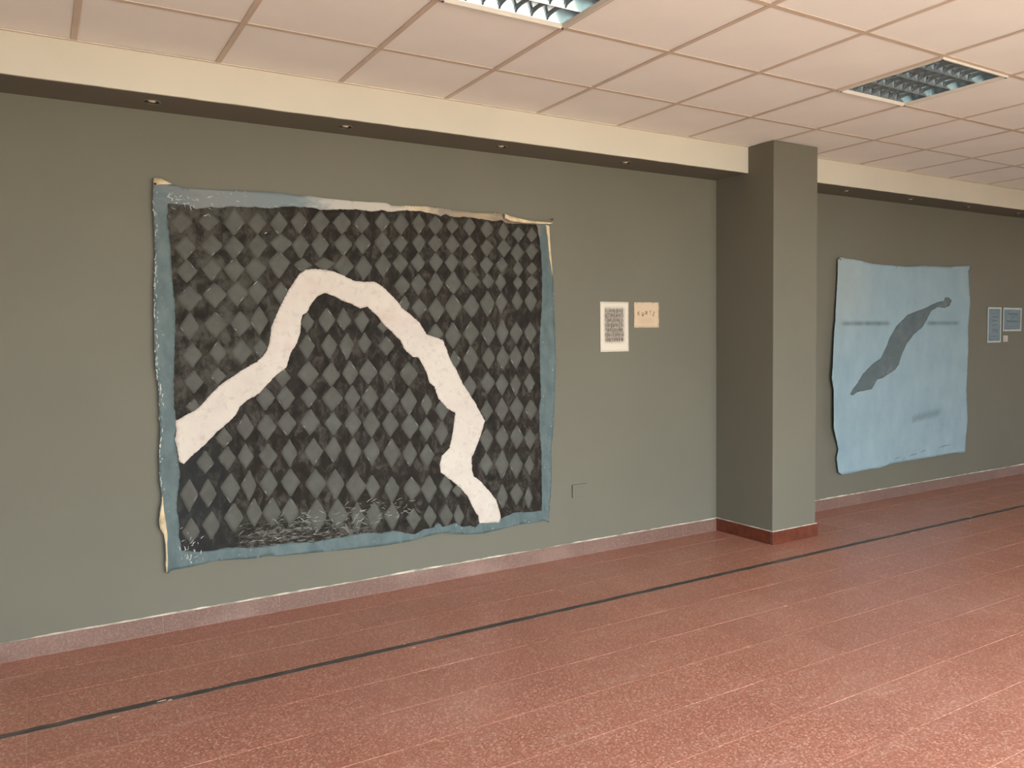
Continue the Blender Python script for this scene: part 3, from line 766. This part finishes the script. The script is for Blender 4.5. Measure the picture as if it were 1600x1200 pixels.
def stand_off(poly, d, x0):
    """edges that stand away from the wall lie a little further left and lower or higher than their outline on the wall"""
    return [(x-(d(x, z)-0.014)*(x0+x)/YW, z-(d(x, z)-0.014)*(z+0.3-EYE)/YW) for x, z in poly]
out1 = stand_off(rough(mmp(P1_OUT), 0.02, 0.003, 25.0), d1, 1.75)
inn1 = rough(mmp(P1_IN), 0.012, 0.005, 45.0, 4.0)
pt, tr = fill(out1, (), 0.022)
link('canvas', skin(pt, tr, d1, lambda x, z: max(0.0012, d1(x, z)-0.0025)), M_GROUND, P1)
pt, tr = fill(out1, [inn1], 0.02)
o = link('painted_border', skin(pt, tr, lambda x, z: d1(x, z)+0.0011, d1, False), M_BORDER, P1)
o['label'] = 'uneven blue-grey painted border, pale along the top'
band = rough(rough(mmp(P1_BAND), 0.012, 0.0035, 60.0, 2.0), 0.006, 0.0022, 140.0, 6.0)
pt, tr = fill(band, (), 0.02)
o = link('painted_arch', skin(pt, tr, lambda x, z: d1(x, z)+0.0021, d1, False), M_ARCH, P1)
o['label'] = 'winding cream arch painted across the diamonds'
k = 0
for q in DIAMONDS:
    P = [(q[i]/1000, q[i+1]/1000) for i in range(0, 8, 2)]
    cx, cz = sum(p[0] for p in P)/4, sum(p[1] for p in P)/4
    P = [(cx+(x-cx)*1.10, cz+(z-cz)*1.10) for x, z in P]
    if cx < -1.2:
        continue
    poly = []
    for i in range(4):
        a, b = P[i], P[(i+1) % 4]
        for s in (0.0, 0.12, 0.37, 0.63, 0.88):
            x, z = a[0]+(b[0]-a[0])*s, a[1]+(b[1]-a[1])*s
            if s == 0.0:
                x, z = x+(cx-x)*0.03, z+(cz-z)*0.03
            else:
                g = 1.01+0.05*rnd.random()
                x, z = cx+(x-cx)*g, cz+(z-cz)*g
            poly.append((x+rnd.uniform(-.0022, .0022), z+rnd.uniform(-.0022, .0022)))
    pt = poly+[(cx, cz)]+[(cx+(x-cx)*0.55, cz+(z-cz)*0.55) for x, z in poly]
    n = len(poly)
    tr = []
    for i in range(n):
        j = (i+1) % n
        tr += [(i, j, n+1+j), (i, n+1+j, n+1+i), (n, n+1+i, n+1+j)]
    link('diamond', skin(pt, tr, lambda x, z: d1(x, z)+0.0007, lambda x, z: d1(x, z)-0.0003, False), M_DIAMOND, P1)
# pale scratches and scuffs in the paint
L = []
def scratch(x, z, ln, a, w):
    b = a+rnd.uniform(-0.5, 0.5)
    L.append(([(x, z), (x+ln*0.5*math.cos(a), z+ln*0.5*math.sin(a)), (x+ln*0.5*math.cos(a)+ln*0.5*math.cos(b), z+ln*0.5*math.sin(a)+ln*0.5*math.sin(b))], w))
bandp = mmp(P1_BAND)
def left_edge(z):
    return min((abs(q[1]-z), q[0]) for q in out1 if q[0] < -1.0)[1]
def scratch_in(x, z, *r):
    if inside((x, z), out1) and not inside((x, z), bandp):
        scratch(x, z, *r)
for _ in range(110):
    x = rnd.uniform(-0.85, 0.15); zb = 0.10+0.04*(x+0.85)
    scratch_in(x, zb+rnd.uniform(-0.02, 0.12), rnd.uniform(.012, .045), rnd.gauss(0.1, 0.5), rnd.uniform(.0012, .0028))
for _ in range(30):
    scratch_in(rnd.gauss(-1.10, .025), rnd.gauss(0.09, .05), rnd.uniform(.01, .03), rnd.uniform(0.3, 1.8), rnd.uniform(.002, .005))
for _ in range(34):
    scratch_in(-1.14+rnd.expovariate(6), 1.94-abs(rnd.gauss(0, .05)), rnd.uniform(.008, .03), rnd.gauss(-0.3, 0.7), rnd.uniform(.002, .005))
for _ in range(90):
    z = rnd.uniform(0.2, 1.95)
    scratch_in(left_edge(z)+0.002+0.02*rnd.random()**2, z, rnd.uniform(.006, .028), math.pi/2+rnd.gauss(0, .2), rnd.uniform(.002, .006))
for q in DIAMONDS:
    if rnd.random() < 0.7:
        i = rnd.choice((0, 2, 4, 6)); a = (q[i]/1000, q[i+1]/1000); b = (q[(i+2) % 8]/1000, q[(i+3) % 8]/1000)
        s = rnd.uniform(0.0, 0.7); e = min(1.0, s+rnd.uniform(.12, .4))
        p0 = (a[0]+(b[0]-a[0])*s, a[1]+(b[1]-a[1])*s); p1 = (a[0]+(b[0]-a[0])*e, a[1]+(b[1]-a[1])*e)
        if not inside(p0, bandp) and not inside(p1, bandp) and p0[0] > -1.2:
            L.append(([p0, ((p0[0]+p1[0])/2+rnd.uniform(-.002, .002), (p0[1]+p1[1])/2), p1], rnd.uniform(.0012, .0026)))
tag(link('paint_scratches', ribbon(L, lambda x, z: -d1(x, z)-0.0024), plain('pale_scratch', pigment(172, 170, 160), 0.5, vary=0.25, sc=40), P1), kind='stuff')
# turned-over raw edges
def raw(name, poly, front, label, th=0.006):
    pt, tr = fill(rough(mmp(poly), 0.02, 0.0015, 40), (), 0.02)
    o = link(name, skin(pt, tr, lambda x, z: d1(x, z)+front+0.002*noise.noise(Vector((x*20, z*20, 0))), lambda x, z: d1(x, z)+front-th, True), M_RAW, P1)
    o['label'] = label
raw('canvas_hem', P1_HEM, 0.004, 'torn cream canvas edge at the lower left')
raw('folded_corner', P1_FOLD, 0.020, 'cream back of the canvas folded forward at the upper right', 0.005)
raw('canvas_hem', P1_STRIP, 0.004, 'bare cream canvas edge at the upper right side')
raw('canvas_hem', P1_CORNER, 0.004, 'cream canvas corner at the upper left')
nail = plain('dark_nail', (60, 46, 36), 0.4, 0.5, 0.6)
for (x, z) in ((1.197, 1.963), (-1.195, 1.985)):
    me = lathe([(0.0001, 0), (0.005, 0.001), (0.006, 0.004), (0.002, 0.005), (0.0018, 0.024)], 12)
    me.transform(Matrix.Rotation(-math.pi/2, 4, 'X'))
    link('nail', me, nail, P1, (x, -d1(x, z)-0.014, z))

# ------------------------------------------------------------------ the blue canvas
def d2(x, z):
    v = noise.noise(Vector((x*1.5, z*1.2, 13.0)))*0.005+noise.noise(Vector((x*5, z*5, 4.0)))*0.0022
    v += 0.030*max(0.0, min(1.15, 1-(x+1.08)/0.20))**1.5*(0.5+0.5*max(0.0, 1-abs(z-0.5)/1.0)) if x < -0.88 else 0.0
    v += 0.008*max(0.0, 1-(z+0.02)/0.10) if z < 0.08 else 0.0
    v += 0.0012*math.exp(-((x+0.53)/0.012)**2)
    return 0.016+v
P2 = empty('canvas_painting', (6.85, YW, 0.3))
tag(P2, 'unframed pale blue canvas with a grey diagonal shape, hung right of the column', 'painting')
def blue_mat():
    m = Mat('pale_blue_paint', 0.8, 0.12)
    p = m.obj(); q = m.xyz(p)
    f = m.noise(m.scale(p, (1, 1, 0.7)), 5.0, 5.0, 0.6)
    c = m.ramp(f, [(0.3, pigment(156, 180, 190)), (0.7, pigment(171, 194, 202))])
    wl = m.math('MULTIPLY', m.smooth(q[0], -0.3, -0.95), m.smooth(q[2], 0.9, 1.6))
    c = m.mix(m.math('MULTIPLY', wl, 0.45), c, pigment(190, 194, 186))
    m1 = m.math('MULTIPLY', m.band(q[2], 1.262, 1.292, 0.020), m.math('ADD', m.band(q[0], -0.95, -0.30, 0.06), m.band(q[0], 0.28, 0.78, 0.05), clamp=True))
    c = m.mix(m.math('MULTIPLY', m1, m.ramp(m.noise(m.scale(p, (6, 1, 1)), 2.0, 3.0), [(0.3, 0.5), (0.7, 0.95)])), c, pigment(104, 121, 126))
    tilt = m.math('SUBTRACT', q[2], m.math('MULTIPLY', q[0], 0.09))
    m2 = m.math('MULTIPLY', m.band(tilt, 0.365, 0.415, 0.028), m.band(q[0], 0.07, 0.50, 0.05))
    c = m.mix(m.math('MULTIPLY', m2, 0.45), c, pigment(108, 126, 132))
    spk = m.noise(p, 18.0, 4.0, 0.7)
    c = m.mix(m.math('MULTIPLY', m.smooth(spk, 0.64, 0.76), 0.5), c, pigment(134, 152, 158))
    m.color(c)
    m.bump(m.math('ADD', m.noise(p, 300.0, 2.0), m.noise(p, 20.0, 4.0)), 0.25, 0.0014)
    return m.m
M_BLUE = blue_mat()
out2 = stand_off(rough(mmp(P2_OUT), 0.02, 0.003, 20.0, 3.0), d2, 6.85)
pt, tr = fill(out2, (), 0.03)
link('canvas', skin(pt, tr, d2, lambda x, z: max(0.0012, d2(x, z)-0.003)), M_BLUE, P2)
def grey_mat():
    m = Mat('slate_grey_paint', 0.8, 0.12)
    p = m.obj()
    f = m.noise(p, 5.0, 5.0, 0.65)
    m.color(m.ramp(f, [(0.3, pigment(98, 111, 115)), (0.55, pigment(112, 124, 127)), (0.72, pigment(138, 142, 142))]))
    m.bump(m.noise(p, 60.0, 4.0), 0.3, 0.0014)
    return m.m
pt, tr = fill(rough(mmp(P2_SHAPE), 0.02, 0.004, 40.0), (), 0.025)
o = link('painted_shape', skin(pt, tr, lambda x, z: d2(x, z)+0.0018, d2, False), grey_mat(), P2)
o['label'] = 'slate grey diagonal shape with a knob at its upper end'
# faint illegible strokes low on the canvas
L = []
for i in range(9):
    x = 0.07+0.049*i; z = 0.352+0.006*i; h = 0.07+0.02*rnd.random()
    L.append(([(x, z), (x+rnd.uniform(-.006, .006), z+h*0.5), (x+rnd.uniform(-.01, .01), z+h)], 0.009))
    if i % 3 != 1:
        L.append(([(x, z+h*rnd.random()), (x+0.04, z+h*rnd.random())], 0.010))
for (x, z, ln) in [(-0.20, 0.045, .10), (0.02, 0.055, .12), (0.20, 0.075, .07), (0.48, 0.095, .2), (-0.08, 0.035, .04)]:
    L.append(([(x, z), (x+ln*.5, z+.012), (x+ln, z+.014)], 0.014))
mk = link('faded_marks', ribbon(L, lambda x, z: -d2(x, z)-0.0012), plain('faded_blue_grey_mark', pigment(126, 146, 154), 0.6, vary=0.1, sc=20), P2)
tag(mk, 'faded illegible marks near the bottom right', kind='stuff')
for (x, z) in ((0.975, 1.812), (-0.985, 1.815)):
    me = lathe([(0.0001, 0), (0.005, 0.001), (0.006, 0.004), (0.002, 0.005), (0.0018, 0.022)], 12)
    me.transform(Matrix.Rotation(-math.pi/2, 4, 'X'))
    link('nail', me, nail, P2, (x, -d2(x, z)-0.006, z))

# ------------------------------------------------------------------ small papers pinned to the wall
def sheet(name, x0, x1, z0, z1, mat, label, rag=0.0008, curl=0.004, seed=0.0, thing='drawing'):
    root = empty(name, ((x0+x1)/2, YW, z0))
    tag(root, label, thing)
    w, h = (x1-x0)/2, z1-z0
    poly = rough([(-w, 0), (w, 0), (w, h), (-w, h)], 0.012, rag, 40.0, seed)
    pt, tr = fill(poly, (), 0.025)
    f = lambda x, z: 0.0028+curl*((x/w)**2)*0.6+curl*max(0.0, z/h-0.5)**2+0.0006*noise.noise(Vector((x*12, z*12, seed)))
    link('paper', skin(pt, tr, f, lambda x, z: f(x, z)-0.0012), mat, root)
    return root, f, w, h
def smudged(name, base, smudge, x0, x1, z0, z1, soft, amt):
    m = Mat(name, 0.8, 0.2)
    p = m.obj(); q = m.xyz(p)
    f = m.noise(p, 30.0, 4.0)
    c = m.mix(m.math('MULTIPLY', f, 0.12), base, tuple(x*0.85 for x in base))
    k = m.math('MULTIPLY', m.band(q[0], x0, x1, soft), m.band(q[2], z0, z1, soft))
    s = m.ramp(m.noise(m.scale(p, (1.6, 1, 1)), 45.0, 4.0, 0.7), [(0.3, 0.6), (0.7, 1.0)])
    c = m.mix(m.math('MULTIPLY', m.math('MULTIPLY', k, s), amt), c, smudge)
    m.color(c)
    return m.m
M_INK = plain('charcoal_stroke', pigment(58, 50, 44), 0.8, vary=0.3, sc=60)
r, f, w, h = sheet('charcoal_drawing', 3.346, 3.595, 1.387, 1.733, smudged('smudged_white_paper', pigment(244, 231, 212), pigment(128, 116, 104), -0.084, 0.084, 0.066, 0.304, 0.022, 0.8),
                   'white paper sheet with a dark block of charcoal strokes, left of the kraft paper', 0.0006, 0.003, 1.0)
L = []
for row in range(7):
    zc = 0.285-0.0335*row
    x = -0.080
    while x < 0.078:
        hh = 0.026+0.006*rnd.random()
        L.append(([(x, zc-hh/2+rnd.uniform(-.003, .003)), (x+rnd.uniform(-.002, .002), zc), (x+rnd.uniform(-.003, .003), zc+hh/2)], rnd.uniform(.0035, .0070)))
        if rnd.random() < 0.75:
            a = rnd.choice((-1, 0, 1))*hh*0.42
            L.append(([(x, zc+a), (x+0.011, zc+a+rnd.uniform(-.01, .01))], rnd.uniform(.003, .0055)))
        x += rnd.uniform(0.010, 0.0165)
tag(link('charcoal_strokes', ribbon(L, lambda x, z: -f(x, z)-0.0004), M_INK, r), kind='stuff')

r, f, w, h = sheet('kraft_paper', 3.644, 3.874, 1.553, 1.733, smudged('tan_paper', pigment(230, 203, 170), pigment(206, 176, 142), -0.06, 0.07, 0.025, 0.07, 0.02, 0.35),
                   'small square of tan torn paper lettered KURTZ, beside the white charcoal sheet', 0.0035, 0.003, 5.0)
G = {'K': [[(0, 0), (0, 1)], [(0, .42), (.75, 1)], [(.2, .55), (.8, 0)]], 'U': [[(0, 1), (.02, .35), (.2, .02), (.5, 0), (.72, .3), (.75, 1)]],
     'R': [[(0, 0), (0, 1), (.55, .98), (.7, .75), (.5, .52), (0, .48)], [(.3, .5), (.8, 0)]], 'T': [[(0, 1), (.8, 1)], [(.4, 1), (.4, 0)]],
     'Z': [[(0, 1), (.75, 1), (0, 0), (.8, 0)]]}
L = []
for i, (c, dx, dz, sc) in enumerate(zip('KURTZ', (-0.080, -0.042, -0.008, 0.026, 0.056), (0.086, 0.083, 0.090, 0.092, 0.083), (0.029, 0.027, 0.025, 0.026, 0.030))):
    for st in G[c]:
        L.append(([(dx+x*sc*0.82, dz+z*sc) for x, z in st], 0.0062))
o = link('lettering', ribbon(L, lambda x, z: -f(x, z)-0.0005), plain('brown_pencil', pigment(92, 68, 46), 0.8, vary=0.2, sc=80), r)
o['label'] = 'pencilled capital letters KURTZ'

def blue_sheet(name, x0, x1, z0, z1, label, seed, lines):
    root, f, w, h = sheet(name, x0, x1, z0, z1, plain('white_margin_paper', pigment(214, 222, 222), 0.8, vary=0.03), label, 0.0010, 0.003, seed)
    poly = rough([(-w+0.018, 0.018), (w-0.018, 0.018), (w-0.018, h-0.018), (-w+0.018, h-0.018)], 0.012, 0.002, 50, seed)
    pt, tr = fill(poly, (), 0.02)
    m = Mat('blue_wash', 0.8, 0.2)
    p = m.obj()
    m.color(m.ramp(m.noise(p, 12.0, 4.0), [(0.3, pigment(122, 141, 150)), (0.7, pigment(144, 161, 168))]))
    link('painted_field', skin(pt, tr, lambda x, z: f(x, z)+0.0006, f, False), m.m, root)
    L = []
    for (zz, a, b, wd) in lines:
        z = zz*h; n = 7
        L.append(([(w*(a+(b-a)*i/n), z+rnd.uniform(-.003, .003)) for i in range(n+1)], wd))
    o = link('brush_marks', ribbon(L, lambda x, z: -f(x, z)-0.0012), plain('dark_blue_mark', pigment(98, 116, 128), 0.8, vary=0.15, sc=30), root)
    tag(o, kind='stuff')
blue_sheet('blue_wash_drawing', 8.166, 8.414, 1.380, 1.734, 'tall narrow blue washed paper with white margin, right of the blue canvas', 2.0,
           [(0.82, -.5, .5, .006), (0.73, -.5, .6, .010), (0.62, -.4, .6, .007), (0.50, -.5, .5, .009), (0.36, -.3, .6, .012), (0.30, .2, .5, .014), (0.18, -.4, .5, .008)])
blue_sheet('blue_wash_drawing', 8.449, 8.800, 1.492, 1.732, 'wider blue washed paper with two dark bands, at the right edge of the photo', 7.0,
           [(0.74, -.5, .6, .018), (0.71, .1, .6, .020), (0.60, -.3, .3, .008), (0.42, -.7, .7, .020), (0.20, -.4, .3, .005)])
r, f, w, h = sheet('caption_card', 8.459, 8.546, 1.385, 1.449, plain('off_white_card', pigment(226, 218, 206), 0.8, vary=0.03), 'tiny white caption card under the wider blue washed paper', 0.0004, 0.001, 9.0, 'label card')
L = [([(-w*0.6, h*t), (w*s, h*t)], 0.0035) for t, s in ((0.75, .4), (0.55, .6), (0.38, .5), (0.22, .3))]
tag(link('print_lines', ribbon(L, lambda x, z: -f(x, z)-0.0004), M_INK, r), 'tiny illegible lines of print', kind='stuff')

# ------------------------------------------------------------------ blank wall plate
pl = empty('wall_plate', (3.158, YW, 0.446))
tag(pl, 'small blank outlet plate painted wall grey, low to the right of the diamond painting', 'wall plate')
link('plate', box(-0.062, 0.062, -0.012, -0.0003, -0.045, 0.045, 0.004, 2), M_WALL, pl)
link('cover', box(-0.040, 0.040, -0.0145, -0.0119, -0.026, 0.026, 0.0012), M_WALL, pl)
